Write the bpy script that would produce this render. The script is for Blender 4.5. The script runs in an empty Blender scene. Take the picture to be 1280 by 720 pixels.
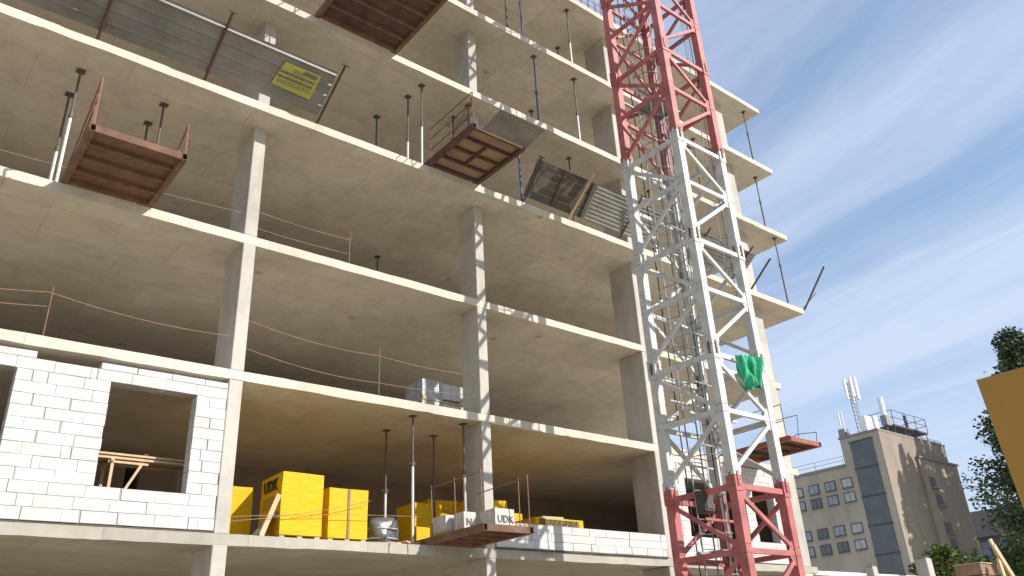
import bpy, math, random
from mathutils import Vector, Matrix
random.seed(7)
R_ = math.radians
SC = bpy.context.scene
COL = SC.collection

# ------------------------------------------------------------------ camera data (solved from the photograph)
CAMR = ((0.7777680731550746, 0.23226005043922915, 0.5840651447831912),
        (-0.6265296761303416, 0.3609422923654516, 0.6907830531433024),
        (-0.05037250548317607, -0.9032031502114789, 0.42624720543295974))
FPX = 1012.987
CAM = Vector((0, -14.7, 1.6))

def ray(px, py):
    c = ((px - 640) / FPX, (py - 360) / FPX, 1)
    return Vector([sum(CAMR[i][k] * c[k] for k in range(3)) for i in range(3)])
def at(px, py, y):
    d = ray(px, py); return CAM + d * ((y - CAM.y) / d.y)
def atx(px, py, x):
    d = ray(px, py); return CAM + d * ((x - CAM.x) / d.x)
def atz(px, py, z):
    d = ray(px, py); return CAM + d * ((z - CAM.z) / d.z)

# ------------------------------------------------------------------ materials
MATS = {}
def nodes_of(name):
    m = bpy.data.materials.new(name); m.use_nodes = True
    nt = m.node_tree; b = nt.nodes['Principled BSDF']
    return m, nt, b
def N(nt, typ, **kw):
    n = nt.nodes.new(typ)
    for k, v in kw.items():
        if k in n.inputs: n.inputs[k].default_value = v
        else: setattr(n, k, v)
    return n
def ramp(nt, fac, stops):
    r = N(nt, 'ShaderNodeValToRGB')
    e = r.color_ramp.elements
    while len(e) < len(stops): e.new(0.5)
    for el, (p, c) in zip(e, stops):
        el.position = p; el.color = c if len(c) == 4 else (*c, 1)
    nt.links.new(fac, r.inputs[0]); return r
def mixc(nt, fac, a, b, mode='MIX'):
    m = N(nt, 'ShaderNodeMix', data_type='RGBA', blend_type=mode)
    for s, v in ((m.inputs[0], fac), (m.inputs[6], a), (m.inputs[7], b)):
        if hasattr(v, 'is_linked'): nt.links.new(v, s)
        elif isinstance(v, (int, float)): s.default_value = v
        else: s.default_value = (*v, 1) if len(v) == 3 else v
    return m.outputs[2]
def noise(nt, vec, scale, detail=5, rough=.6, dist=0):
    n = N(nt, 'ShaderNodeTexNoise', Scale=scale, Detail=detail, Roughness=rough, Distortion=dist)
    nt.links.new(vec, n.inputs['Vector']); return n.outputs['Fac']
def mapped(nt, scale=(1, 1, 1), loc=(0, 0, 0), rot=(0, 0, 0)):
    t = N(nt, 'ShaderNodeTexCoord'); m = N(nt, 'ShaderNodeMapping')
    m.inputs['Scale'].default_value = scale; m.inputs['Location'].default_value = loc; m.inputs['Rotation'].default_value = rot
    nt.links.new(t.outputs['Object'], m.inputs[0]); return m.outputs[0]
def bump(nt, b, h, strength=.3, dist=.02):
    n = N(nt, 'ShaderNodeBump', Strength=strength, Distance=dist)
    nt.links.new(h, n.inputs['Height']); nt.links.new(n.outputs[0], b.inputs['Normal'])

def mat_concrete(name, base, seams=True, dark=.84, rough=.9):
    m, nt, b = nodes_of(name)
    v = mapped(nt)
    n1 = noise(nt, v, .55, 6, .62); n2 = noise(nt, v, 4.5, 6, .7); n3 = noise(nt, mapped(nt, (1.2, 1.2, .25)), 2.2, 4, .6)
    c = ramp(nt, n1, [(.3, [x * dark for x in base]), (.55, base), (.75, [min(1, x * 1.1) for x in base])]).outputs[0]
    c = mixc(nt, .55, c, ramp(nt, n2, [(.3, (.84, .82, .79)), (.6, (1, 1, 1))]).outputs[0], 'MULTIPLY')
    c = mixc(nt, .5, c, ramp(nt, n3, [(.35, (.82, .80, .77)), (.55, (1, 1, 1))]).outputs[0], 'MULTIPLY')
    # rust-brown stains with a shape of their own
    n4 = noise(nt, mapped(nt, (1, 1, 1), (13, 5, 2)), .9, 5, .7, .6)
    c = mixc(nt, ramp(nt, n4, [(.66, (0, 0, 0)), (.8, (.45, .45, .45))]).outputs[0], c, (.27, .19, .11))
    if seams:
        br = N(nt, 'ShaderNodeTexBrick', Scale=1, offset=.35)
        br.inputs['Color1'].default_value = (1, 1, 1, 1); br.inputs['Color2'].default_value = (.86, .85, .83, 1)
        br.inputs['Mortar'].default_value = (.52, .49, .44, 1)
        br.inputs['Mortar Size'].default_value = .009; br.inputs['Mortar Smooth'].default_value = .6
        br.inputs['Brick Width'].default_value = 2.44; br.inputs['Row Height'].default_value = 1.22
        # boards are laid differently on every floor: the pattern shifts with height
        sx = N(nt, 'ShaderNodeSeparateXYZ'); nt.links.new(mapped(nt, (1, 1, 1), (.4, .3, 0)), sx.inputs[0])
        fl = N(nt, 'ShaderNodeMath', operation='ROUND'); dv = N(nt, 'ShaderNodeMath', operation='DIVIDE'); dv.inputs[1].default_value = 3.0
        nt.links.new(sx.outputs[2], dv.inputs[0]); nt.links.new(dv.outputs[0], fl.inputs[0])
        ax = N(nt, 'ShaderNodeMath', operation='MULTIPLY_ADD'); ax.inputs[1].default_value = .83; nt.links.new(fl.outputs[0], ax.inputs[0]); nt.links.new(sx.outputs[0], ax.inputs[2])
        ay = N(nt, 'ShaderNodeMath', operation='MULTIPLY_ADD'); ay.inputs[1].default_value = .47; nt.links.new(fl.outputs[0], ay.inputs[0]); nt.links.new(sx.outputs[1], ay.inputs[2])
        cb = N(nt, 'ShaderNodeCombineXYZ'); nt.links.new(ax.outputs[0], cb.inputs[0]); nt.links.new(ay.outputs[0], cb.inputs[1])
        nt.links.new(cb.outputs[0], br.inputs['Vector'])
        vo = N(nt, 'ShaderNodeTexVoronoi', Scale=.62); nt.links.new(mapped(nt, (1, 1, 1), (2, 5, .7)), vo.inputs['Vector'])
        wob = N(nt, 'ShaderNodeMath', operation='MULTIPLY_ADD'); wob.inputs[1].default_value = .16; nt.links.new(n2, wob.inputs[0]); nt.links.new(vo.outputs['Distance'], wob.inputs[2])
        c = mixc(nt, ramp(nt, wob.outputs[0], [(.10, (.6, .6, .6)), (.16, (0, 0, 0))]).outputs[0], c, (.17, .14, .10))
        c = mixc(nt, .75, c, br.outputs[0], 'MULTIPLY')
        bump(nt, b, n2, .25, .02)
    else:
        bump(nt, b, n2, .45, .03)
    nt.links.new(c, b.inputs['Base Color']); b.inputs['Roughness'].default_value = rough
    return m

def mat_plain(name, base, var=.2, scale=3, rough=.6, metal=0, stain=None, stain_at=(.6, .7), bmp=.15, spec=.5, stretch=(1, 1, 1)):
    m, nt, b = nodes_of(name)
    v = mapped(nt, stretch)
    n1 = noise(nt, v, scale, 6, .65)
    c = ramp(nt, n1, [(.3, [x * (1 - var) for x in base]), (.7, [min(1, x * (1 + var)) for x in base])]).outputs[0]
    if stain:
        n2 = noise(nt, mapped(nt, stretch, (3, 7, 1)), scale * 1.7, 7, .75)
        c = mixc(nt, ramp(nt, n2, [(stain_at[0], (0, 0, 0)), (stain_at[1], (1, 1, 1))]).outputs[0], c, stain)
    nt.links.new(c, b.inputs['Base Color'])
    b.inputs['Roughness'].default_value = rough; b.inputs['Metallic'].default_value = metal
    b.inputs['Specular IOR Level'].default_value = spec
    if bmp: bump(nt, b, noise(nt, mapped(nt), scale * 6, 4), bmp, .01)
    return m

def mat_film(name, base):
    m, nt, b = nodes_of(name)
    v = mapped(nt, (1, 1, 3))
    n1 = noise(nt, v, 3.2, 5, .6, 1.2)
    c = ramp(nt, n1, [(.3, [x * .9 for x in base]), (.7, base)]).outputs[0]
    nt.links.new(c, b.inputs['Base Color'])
    b.inputs['Roughness'].default_value = .55; b.inputs['Specular IOR Level'].default_value = .2
    bump(nt, b, n1, .5, .05)
    return m

def mat_leaf(name, dark, light, scale=1.5):
    m, nt, b = nodes_of(name)
    n1 = noise(nt, mapped(nt), scale, 4, .7)
    c = ramp(nt, n1, [(.35, dark), (.65, light)]).outputs[0]
    nt.links.new(c, b.inputs['Base Color']); b.inputs['Roughness'].default_value = .6
    b.inputs['Specular IOR Level'].default_value = .25
    return m

def build_mats():
    M = MATS
    M['slab'] = mat_concrete('slab_concrete', (.585, .535, .45))
    M['column'] = mat_concrete('column_concrete', (.455, .43, .38), False, .75)
    M['rough_concrete'] = mat_concrete('weathered_concrete', (.42, .40, .36), False)
    M['block'] = mat_plain('aerated_block', (.50, .49, .475), .12, 2.2, .95, bmp=.3, spec=.2)
    M['mortar'] = mat_plain('block_joint', (.33, .31, .29), .2, 4, .95)
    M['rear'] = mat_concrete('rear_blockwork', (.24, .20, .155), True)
    M['rust'] = mat_plain('rusty_steel', (.15, .08, .05), .35, 4, .85, stain=(.08, .05, .035), bmp=.3)
    M['rust_red'] = mat_plain('red_oxide_steel', (.26, .08, .05), .25, 5, .75, stain=(.14, .06, .04))
    M['dark_rust'] = mat_plain('dark_rusted_plate', (.085, .045, .032), .4, 3, .85, stain=(.13, .06, .035), bmp=.3)
    M['plywood'] = mat_plain('weathered_plywood', (.26, .17, .11), .25, 3, .85, stain=(.13, .09, .065), stretch=(.4, 1, 1))
    M['oldboard'] = mat_plain('grey_old_boards', (.085, .075, .062), .4, 3.5, .9, stain=(.17, .105, .05), stain_at=(.58, .66), bmp=.4, stretch=(.35, 1, 1))
    M['wood'] = mat_plain('fresh_timber', (.50, .36, .21), .2, 5, .8, stretch=(1, 1, .2))
    M['galv'] = mat_plain('galvanised_tube', (.55, .54, .50), .2, 7, .5, .25, stain=(.34, .28, .20))
    M['prop_dark'] = mat_plain('dark_steel_tube', (.10, .085, .07), .3, 7, .6, .2)
    M['prop_blue'] = mat_plain('blue_painted_tube', (.07, .10, .24), .25, 7, .5, stain=(.10, .08, .07))
    M['sheet'] = mat_plain('old_galvanised_sheet', (.18, .175, .16), .35, 1.6, .55, .3, stain=(.11, .095, .08), stretch=(.5, 1, 1))
    M['tower_white'] = mat_plain('chalky_white_paint', (.47, .475, .455), .2, 3, .6, stain=(.33, .17, .09), stain_at=(.61, .68))
    M['tower_red'] = mat_plain('faded_red_paint', (.36, .105, .095), .32, 2.2, .55, stain=(.22, .07, .05), stain_at=(.64, .72))
    M['bolt'] = mat_plain('bolt_steel', (.07, .06, .05), .3, 8, .6, .4)
    M['grey_steel'] = mat_plain('grey_steel', (.25, .25, .25), .2, 4, .6, .3)
    M['cable'] = mat_plain('black_cable', (.02, .02, .02), .2, 4, .6)
    M['wire'] = mat_plain('orange_brown_rope', (.30, .19, .115), .25, 8, .9)
    M['rebar'] = mat_plain('rusty_rebar', (.20, .11, .07), .3, 9, .85)
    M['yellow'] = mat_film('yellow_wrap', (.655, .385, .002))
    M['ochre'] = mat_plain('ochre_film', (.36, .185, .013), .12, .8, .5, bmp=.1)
    M['slab_old'] = mat_concrete('older_slab_concrete', (.40, .375, .325))
    M['bounce_ochre'] = mat_plain('ochre_bounce_sheet', (.60, .40, .17), .15, 1.2, .8)  # tint for the added floor sheet that bounces warm light upwards
    M['black_print'] = mat_plain('black_print', (.02, .02, .02), .1, 4, .5, bmp=0)
    M['print_grey'] = mat_plain('faded_print', (.12, .12, .12), .1, 4, .6, bmp=0)
    M['banner'] = mat_plain('faded_yellow_banner', (.34, .34, .05), .12, 3, .55)
    M['film'] = mat_plain('grey_plastic_film', (.30, .31, .32), .3, 5, .18, spec=.8, bmp=.6)
    M['black_film'] = mat_plain('black_plastic', (.11, .115, .12), .4, 5, .22, spec=.8, bmp=.7)
    M['green'] = mat_plain('green_net', (.025, .33, .16), .6, 7, .8, bmp=.8, stretch=(2.5, 1, .35))
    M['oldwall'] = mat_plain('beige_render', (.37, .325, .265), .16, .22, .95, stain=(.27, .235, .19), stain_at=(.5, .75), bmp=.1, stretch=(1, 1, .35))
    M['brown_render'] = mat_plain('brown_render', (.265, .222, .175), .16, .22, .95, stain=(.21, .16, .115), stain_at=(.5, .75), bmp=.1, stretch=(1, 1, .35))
    M['oldwall_trim'] = mat_plain('grey_coping', (.22, .20, .18), .15, 1, .9)
    M['glass'] = mat_plain('window_glass', (.20, .215, .23), .35, .6, .08, spec=1, bmp=0)
    M['stair_glass'] = mat_plain('stair_glazing', (.075, .078, .085), .25, .5, .25, spec=.7, bmp=0)
    M['curtain'] = mat_plain('curtained_glass', (.36, .36, .35), .3, 1.2, .3)
    M['frame_dark'] = mat_plain('dark_frame', (.06, .06, .06), .2, 4, .6)
    M['antenna'] = mat_plain('antenna_white', (.72, .73, .74), .06, 3, .5)
    M['roof_dark'] = mat_plain('purple_grey_roof', (.21, .195, .20), .15, 1, .7)
    M['blue_glass'] = mat_plain('blue_tinted_glass', (.12, .20, .36), .3, .4, .1, spec=1, bmp=0)
    M['bark'] = mat_plain('bark', (.10, .075, .05), .3, 3, .95)
    M['leaf'] = mat_leaf('broad_leaves', (.04, .07, .016), (.11, .16, .04))
    M['leaf_yellow'] = mat_leaf('yellowish_leaves', (.05, .08, .012), (.13, .16, .035))  # slightly yellower leaf green for one tree
    M['needle'] = mat_leaf('pine_needles', (.035, .06, .028), (.085, .12, .05))
    M['dirt'] = mat_plain('sandy_site_ground', (.50, .43, .315), .22, .12, .95, stain=(.30, .25, .17), stain_at=(.6, .75))
    M['white_paint'] = mat_plain('white_cladding', (.62, .61, .59), .08, 2, .7)
    M['kraft'] = mat_plain('grey_blocks_wrapped', (.47, .455, .42), .2, 4, .6)
build_mats()

# ------------------------------------------------------------------ mesh builder
class MB:
    def __init__(s): s.v = []; s.f = []
    def quad(s, a, b, c, d):
        n = len(s.v); s.v += [tuple(a), tuple(b), tuple(c), tuple(d)]; s.f.append((n, n+1, n+2, n+3)); return s
    def prism(s, bottom, top):
        n = len(s.v); k = len(bottom)
        s.v += [tuple(p) for p in bottom] + [tuple(p) for p in top]
        s.f.append(tuple(n + i for i in reversed(range(k)))); s.f.append(tuple(n + k + i for i in range(k)))
        for i in range(k): s.f.append((n+i, n+(i+1) % k, n+k+(i+1) % k, n+k+i))
        return s
    def box(s, x0, x1, y0, y1, z0, z1, j=0):
        r = lambda: random.uniform(-j, j) if j else 0
        b = [(x0+r(), y0+r(), z0+r()), (x1+r(), y0+r(), z0+r()), (x1+r(), y1+r(), z0+r()), (x0+r(), y1+r(), z0+r())]
        t = [(x0+r(), y0+r(), z1+r()), (x1+r(), y0+r(), z1+r()), (x1+r(), y1+r(), z1+r()), (x0+r(), y1+r(), z1+r())]
        return s.prism(b, t)
    def bar(s, a, b, w, h=None, up=(0, 0, 1)):
        h = w if h is None else h
        a = Vector(a); b = Vector(b); d = (b - a).normalized(); u = Vector(up)
        if abs(d.dot(u)) > .98: u = Vector((0, 1, 0))
        x = d.cross(u).normalized(); y = x.cross(d).normalized()
        q = [x*w/2*i + y*h/2*j for i, j in ((-1, -1), (1, -1), (1, 1), (-1, 1))]
        return s.prism([a+p for p in q], [b+p for p in q])
    def tube(s, pts, r, n=8, r2=None):
        pts = [Vector(p) for p in pts]; k0 = len(s.v); L = len(pts)
        for i, p in enumerate(pts):
            d = (pts[min(i+1, L-1)] - pts[max(i-1, 0)]).normalized()
            u = Vector((0, 0, 1)) if abs(d.z) < .95 else Vector((1, 0, 0))
            x = d.cross(u).normalized(); y = x.cross(d)
            rr = r if r2 is None else r + (r2 - r) * i / (L - 1)
            for j in range(n):
                a = 2*math.pi*j/n; s.v.append(tuple(p + (x*math.cos(a) + y*math.sin(a))*rr))
        for i in range(L-1):
            for j in range(n):
                s.f.append((k0+i*n+j, k0+i*n+(j+1) % n, k0+(i+1)*n+(j+1) % n, k0+(i+1)*n+j))
        s.f.append(tuple(k0 + j for j in reversed(range(n)))); s.f.append(tuple(k0+(L-1)*n+j for j in range(n)))
        return s
    def build(s, name, mat, parent=None, bevel=0, smooth=False):
        me = bpy.data.meshes.new(name); me.from_pydata(s.v, [], s.f); me.update()
        o = bpy.data.objects.new(name, me); COL.objects.link(o)
        if mat: me.materials.append(MATS[mat])
        if parent:
            o.parent = parent
            # vertices are given in world space: move them into the parent's frame
            if parent.type == 'EMPTY' and parent.get('_w', 1):
                me.transform(Matrix.Translation(-world_loc(parent)))
            elif parent.parent:
                me.transform(Matrix.Translation(-world_loc(parent)))
        if bevel:
            b = o.modifiers.new('bevel', 'BEVEL'); b.width = bevel; b.segments = 1; b.limit_method = 'ANGLE'
        if smooth:
            for p in me.polygons: p.use_smooth = True
        return o
def world_loc(o):
    l = Vector(o.location)
    while o.parent: o = o.parent; l += Vector(o.location)
    return l
def tag(o, label=None, cat=None, group=None, kind=None):
    if label: o['label'] = label
    if cat: o['category'] = cat
    if group: o['group'] = group
    if kind: o['kind'] = kind
    return o
def thing(name, label, cat, loc=(0, 0, 0), group=None):
    o = bpy.data.objects.new(name, None); COL.objects.link(o); o.location = loc; o.empty_display_size = .3
    return tag(o, label, cat, group)
def text_mb(s, size, org, right, up, normal, thick=.004, bold=.0):
    cu = bpy.data.curves.new('lettering', 'FONT'); cu.body = s; cu.size = size; cu.offset = bold; cu.extrude = thick; cu.resolution_u = 3
    tmp = bpy.data.objects.new('lettering', cu); COL.objects.link(tmp)
    dg = bpy.context.evaluated_depsgraph_get(); dg.update()
    me = bpy.data.meshes.new_from_object(tmp.evaluated_get(dg))
    bpy.data.objects.remove(tmp)
    mb = MB(); r = Vector(right); u = Vector(up); n = Vector(normal); o = Vector(org)
    mb.v = [tuple(o + r*v.co.x + u*v.co.y + n*v.co.z) for v in me.vertices]
    mb.f = [tuple(p.vertices) for p in me.polygons]
    return mb

# ------------------------------------------------------------------ world, sun, camera
SUN = Vector((.49, -1, .63)).normalized()
def build_world():
    w = bpy.data.worlds.new('World'); SC.world = w; w.use_nodes = True
    nt = w.node_tree; bg = nt.nodes['Background']
    sky = N(nt, 'ShaderNodeTexSky', sky_type='NISHITA', sun_disc=False)
    sky.sun_elevation = math.asin(SUN.z); sky.sun_rotation = math.atan2(SUN.x, SUN.y)
    sky.air_density = 1.0; sky.dust_density = .5; sky.ozone_density = 1.4; sky.altitude = 100
    tc = N(nt, 'ShaderNodeTexCoord'); sp = N(nt, 'ShaderNodeSeparateXYZ'); nt.links.new(tc.outputs['Generated'], sp.inputs[0])
    def mth(op, a, b=None, c=None):
        m = N(nt, 'ShaderNodeMath', operation=op)
        for i, v in enumerate((a, b, c)):
            if v is None: continue
            if hasattr(v, 'is_linked'): nt.links.new(v, m.inputs[i])
            else: m.inputs[i].default_value = v
        return m.outputs[0]
    z = mth('MAXIMUM', sp.outputs[2], .06)
    u = mth('DIVIDE', sp.outputs[0], z); v = mth('DIVIDE', sp.outputs[1], z)
    # high cirrus drawn out along the wind: long across v, short across u
    ut = mth('MULTIPLY_ADD', v, -.22, u)
    def vec(a, b):
        c = N(nt, 'ShaderNodeCombineXYZ'); nt.links.new(a, c.inputs[0]); nt.links.new(b, c.inputs[1]); return c.outputs[0]
    warp = noise(nt, vec(u, v), 1.1, 4, .55)
    uw = mth('MULTIPLY_ADD', mth('SUBTRACT', warp, .5), .26, ut)
    streak = noise(nt, vec(mth('MULTIPLY', uw, 2.6), mth('MULTIPLY', v, .55)), 1.0, 7, .62)
    fine = noise(nt, vec(mth('MULTIPLY', uw, 11), mth('MULTIPLY', v, 1.6)), 1.0, 6, .6)
    un = mth('MULTIPLY', mth('SUBTRACT', uw, .6), .25)      # 0.6 .. 4.6 -> 0 .. 1
    band = ramp(nt, un, [(.0, (.5,)*3), (.085, (.38,)*3), (.13, (.08,)*3), (.175, (.50,)*3), (.235, (.52,)*3), (.275, (.12,)*3), (.325, (.18,)*3),
                         (.40, (.80,)*3), (.52, (.86,)*3), (.62, (.45,)*3), (.8, (.7,)*3)]).outputs[0]
    k = mth('ADD', mth('MULTIPLY', mth('SUBTRACT', streak, .5), 1.5), mth('MULTIPLY', mth('SUBTRACT', fine, .5), .42))
    k = mth('ADD', band, k)
    k = mth('MINIMUM', mth('MAXIMUM', k, 0), .9)
    # short contrail
    hz = mth('MULTIPLY_ADD', sp.outputs[2], -1.0, 1.0)
    hs = N(nt, 'ShaderNodeHueSaturation', Saturation=1.16, Value=1.0); nt.links.new(sky.outputs[0], hs.inputs['Color'])
    c = mixc(nt, mth('MULTIPLY_ADD', k, .74, .33), hs.outputs[0], (3.3, 3.9, 4.95))
    nt.links.new(c, bg.inputs[0]); bg.inputs[1].default_value = .092
    L = bpy.data.lights.new('sun', 'SUN'); L.energy = 2.95; L.angle = R_(.53); L.color = (1, .952, .88)
    o = bpy.data.objects.new('sun', L); COL.objects.link(o); o.location = (10, -30, 40)
    o.rotation_euler = SUN.to_track_quat('Z', 'Y').to_euler()
    cd = bpy.data.cameras.new('camera'); co = bpy.data.objects.new('camera', cd); COL.objects.link(co)
    cd.sensor_width = 36; cd.lens = FPX / 1280 * 36; cd.clip_end = 6000; cd.clip_start = .05
    m = Matrix(((CAMR[0][0], -CAMR[0][1], -CAMR[0][2], CAM.x), (CAMR[1][0], -CAMR[1][1], -CAMR[1][2], CAM.y),
                (CAMR[2][0], -CAMR[2][1], -CAMR[2][2], CAM.z), (0, 0, 0, 1)))
    co.matrix_world = m; SC.camera = co
    SC.view_settings.view_transform = 'Standard'; SC.view_settings.look = 'None'
    SC.view_settings.exposure = 1.06; SC.view_settings.gamma = 1; SC.view_settings.use_curve_mapping = False
    SC.cycles.max_bounces = 10; SC.cycles.diffuse_bounces = 6
build_world()

# ------------------------------------------------------------------ ground
g = MB().quad((-900, -900, 0), (1500, -900, 0), (1500, 1500, 0), (-900, 1500, 0)).build('ground', 'dirt')
tag(g, 'pale sandy ground of the building site', 'ground', kind='structure')

# ------------------------------------------------------------------ the concrete frame
Z = [4.05, 7.105, 10.07, 13.0, 16.05, 19.06, 22.0]     # slab tops
TH = .2
CX = [(-.76, -.50, .95), (5.25, 5.52, .98), (11.27, 11.54, .72), (17.28, 17.55, .95), (23.42, 24.0, .38)]   # x0, x1, depth
bld = thing('unfinished_building', 'multi storey concrete frame building under construction with open floors', 'building', (12, 6, 0))
DEP = 15.0
for i, z in enumerate(Z):
    low = i < 3
    y0 = 0 if low else -.62
    x1 = 24.3 if low else 25.75
    mb = MB()
    xs = [-8.0]
    while xs[-1] < x1 - .7: xs.append(xs[-1] + random.uniform(.12, .65))
    xs.append(x1)
    # front edge slightly uneven, as cast
    fr = [(x, y0 + (random.uniform(-.004, .009) if 0 < k < len(xs)-1 else 0), random.choice((-.002, 0, .002, .004, .007, .011)) if random.random() < .7 else -.005) for k, x in enumerate(xs)]
    n = len(xs)
    mb.v = [(x, y, z - TH + e) for x, y, e in fr] + [(x, y + abs(e)*.6, z - abs(e) * .45) for x, y, e in fr] + [(x, DEP, z - TH) for x in xs] + [(x, DEP, z) for x in xs]
    for k in range(n - 1):
        mb.f += [(k, k+1, n+k+1, n+k), (n+k, n+k+1, 3*n+k+1, 3*n+k), (3*n+k, 3*n+k+1, 2*n+k+1, 2*n+k), (k, 2*n+k, 2*n+k+1, k+1)]
    mb.f += [(0, n, 3*n, 2*n), (n-1, 2*n+n-1, 3*n+n-1, n+n-1)]
    mb.build('floor_slab', 'slab_old' if i == 0 else 'slab', bld)
levels = [0] + Z
for i in range(len(levels) - 1):
    zb = levels[i] - (.003 if i else .3); zt = levels[i+1] - TH + .003
    for x0, x1, d in CX:
        MB().box(x0, x1, .005, d, zb, zt, .004).build('column', 'column', bld, bevel=.012)
    for x in (-.7, 5.3, 11.3, 17.3):
        MB().box(x, x + .3, 8.6, 9.6, zb, zt).build('column', 'column', bld)
    MB().box(23.4, 23.8, 12.6, 13.4, zb, zt).build('column', 'column', bld)
# unseen rear walls, added to keep the open floors dark
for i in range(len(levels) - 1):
    MB().box(-7.9, 18.5, DEP - .35, DEP - .05, levels[i] + .002, levels[i+1] - TH - .002).build('rear_shade_wall', 'rear', bld)
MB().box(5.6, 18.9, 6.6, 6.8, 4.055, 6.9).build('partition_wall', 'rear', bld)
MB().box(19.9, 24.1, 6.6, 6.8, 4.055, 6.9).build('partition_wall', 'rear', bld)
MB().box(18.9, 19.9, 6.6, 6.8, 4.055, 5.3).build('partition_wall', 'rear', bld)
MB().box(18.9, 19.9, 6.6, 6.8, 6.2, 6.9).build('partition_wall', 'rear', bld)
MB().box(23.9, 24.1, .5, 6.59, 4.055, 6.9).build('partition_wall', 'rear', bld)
o = MB().box(5.7, 17.0, 1.0, 4.6, 4.053, 4.066).build('bounce_floor', 'bounce_ochre'); tag(o, 'unseen ochre bounce sheet added on the storage floor behind the yellow packages', 'bounce sheet')  # unseen sheet added to throw orange light onto the ceiling above
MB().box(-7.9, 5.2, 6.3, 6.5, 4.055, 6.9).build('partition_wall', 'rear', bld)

def blockwork(name, x0, x1, z0, rows, y0, y1, openings, parent, label, top_cut=None, rh=.2, bl=.57):
    """aerated blocks in running bond: each block its own little box in the mesh, thin open joints"""
    mb = MB(); back = MB()
    for r in range(rows):
        za, zb = z0 + r*rh, z0 + (r+1)*rh
        segs = [(x0, x1)]
        for ox0, ox1, oz0, oz1 in openings:
            if za + .05 >= oz0 and zb - .05 <= oz1:
                ns = []
                for a, b in segs:
                    if ox1 <= a or ox0 >= b: ns.append((a, b)); continue
                    if ox0 > a: ns.append((a, ox0))
                    if ox1 < b: ns.append((ox1, b))
                segs = ns
        for a, b in segs:
            x = a; first = True
            while x < b - .02:
                L = bl * random.uniform(.94, 1.03)
                if first: L = bl * (.5 if r % 2 else 1) * random.uniform(.8, 1.1); first = False
                if random.random() < .12: L *= random.uniform(.2, .5)
                e = min(x + L, b)
                if b - e < .09: e = b
                gap = random.choice((.012, .016, .022, .03)) if random.random() < .5 else .004
                dy = random.uniform(-.004, .004)
                mb.box(x, e - gap, y0 + dy, y1, za + .002, zb - random.choice((.003, .004, .006)), .003)
                x = e
            back.box(a + .012, b - .012, y0 + .016, y1 - .01, za - .0 + .0, zb)
    o = mb.build(name, 'block', parent, bevel=.004)
    if label: o['label'] = label
    back.build('joint_mortar', 'mortar', o)
    return o
blockwork('block_wall', -4.0, 5.235, 4.085, 13, -.025, .27,
          [(3.2, 4.68, 4.68, 6.6), (.15, 1.75, 4.68, 6.6), (-1.8, -.6, 4.68, 6.6)], bld, 'white block infill wall with window openings left of a column')
for a, b in ((-4, 2.01), (3.0, 5.235)):
    lint = MB(); x = a
    while x < b:
        e = min(x + .6, b); lint.box(x, e - .012, -.028, .27, 6.688, 6.80, .003); x = e
    lint.build('block_lintel', 'block', bld, bevel=.004)
blockwork('block_wall', 11.56, 17.27, 4.09, 3, -.02, .25, [], bld, 'low white block parapet between two columns', rh=.185, bl=.6)
MB().box(11.56, 17.27, -.045, .2, 4.052, 4.085).build('joint_board', 'oldboard', bld)
MB().box(-4, 5.235, -.0, .2, 4.052, 4.08).build('joint_board', 'oldboard', bld)
blockwork('block_wall', 17.57, 23.41, 4.07, 14, -.02, .25, [(18.37, 21.07, 4.65, 6.3), (21.5, 22.55, 4.65, 6.3)], bld,
          'white block infill wall behind the crane mast')
# starter bars and loose steel on the top storey seen above the mast side
for i in range(34):
    x = 14.6 + i * .17
    MB().tube([(x, -.35 + .12*(i % 2), 21.98), (x + random.uniform(-.05, .05), -.35 + .12*(i % 2), 22.95 + random.uniform(-.1, .25))], .012, 5).build('rebar_bar', 'rebar', bld)
for z in (22.3, 22.6, 22.85):
    MB().tube([(14.5, -.3, z), (20.4, -.3, z)], .010, 5).build('rebar_bar', 'rebar', bld)
for k in range(4):
    for x0, x1, d in CX[1:]: MB().tube([(x0 + .05 + (x1-x0-.1)*(k % 2), .06 + (d-.12)*(k // 2), 21.98), (x0 + .05 + (x1-x0-.1)*(k % 2), .06 + (d-.12)*(k // 2), 22.9)], .012, 5).build('rebar_bar', 'rebar', bld)

# ------------------------------------------------------------------ steel props
PG = 'adjustable steel props between the floors'
def prop(x, y, zb, zt, label, kind='galv', split=.55):
    t = thing('steel_prop', label, 'steel prop', (x, y, zb), PG)
    zs = zb + (zt - zb) * split
    MB().box(x-.07, x+.07, y-.07, y+.07, zb + .001, zb + .011).build('base_plate', 'prop_dark', t)
    MB().tube([(x, y, zb + .011), (x, y, zs)], .032, 10).build('outer_tube', kind, t, smooth=False)
    MB().tube([(x, y, zs - .06), (x, y, zs + .05)], .043, 10).tube([(x - .1, y, zs), (x + .1, y, zs + .01)], .01, 6).build('adjusting_collar', 'prop_dark', t)
    MB().tube([(x, y, zs + .02), (x, y, zt - .011)], .024, 10).build('inner_tube', 'prop_blue' if kind == 'prop_blue' else 'prop_dark', t)
    MB().box(x-.08, x+.08, y-.08, y+.08, zt - .012, zt - .002).build('top_plate', 'prop_dark', t)
    return t
def prop_px(px, py, lvl, label, kind='galv', split=.55):
    zt = Z[lvl+1] - TH; p = atz(px, py, zt)
    y = max(p.y, .12 if lvl < 3 else -.5)
    prop(p.x, y, Z[lvl], zt, label, kind, split)
prop_px(87, 118, 2, 'grey steel prop just behind its taller looking twin, left of the rusty loading platform', 'galv', .5)
prop_px(101, 89, 2, 'pale steel prop at the slab edge touching the left side of the rusty platform', 'galv', .6)
prop_px(185, 154, 2, 'shorter looking dark steel prop deep behind the rusty red railed platform', 'prop_dark', .5)
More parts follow.
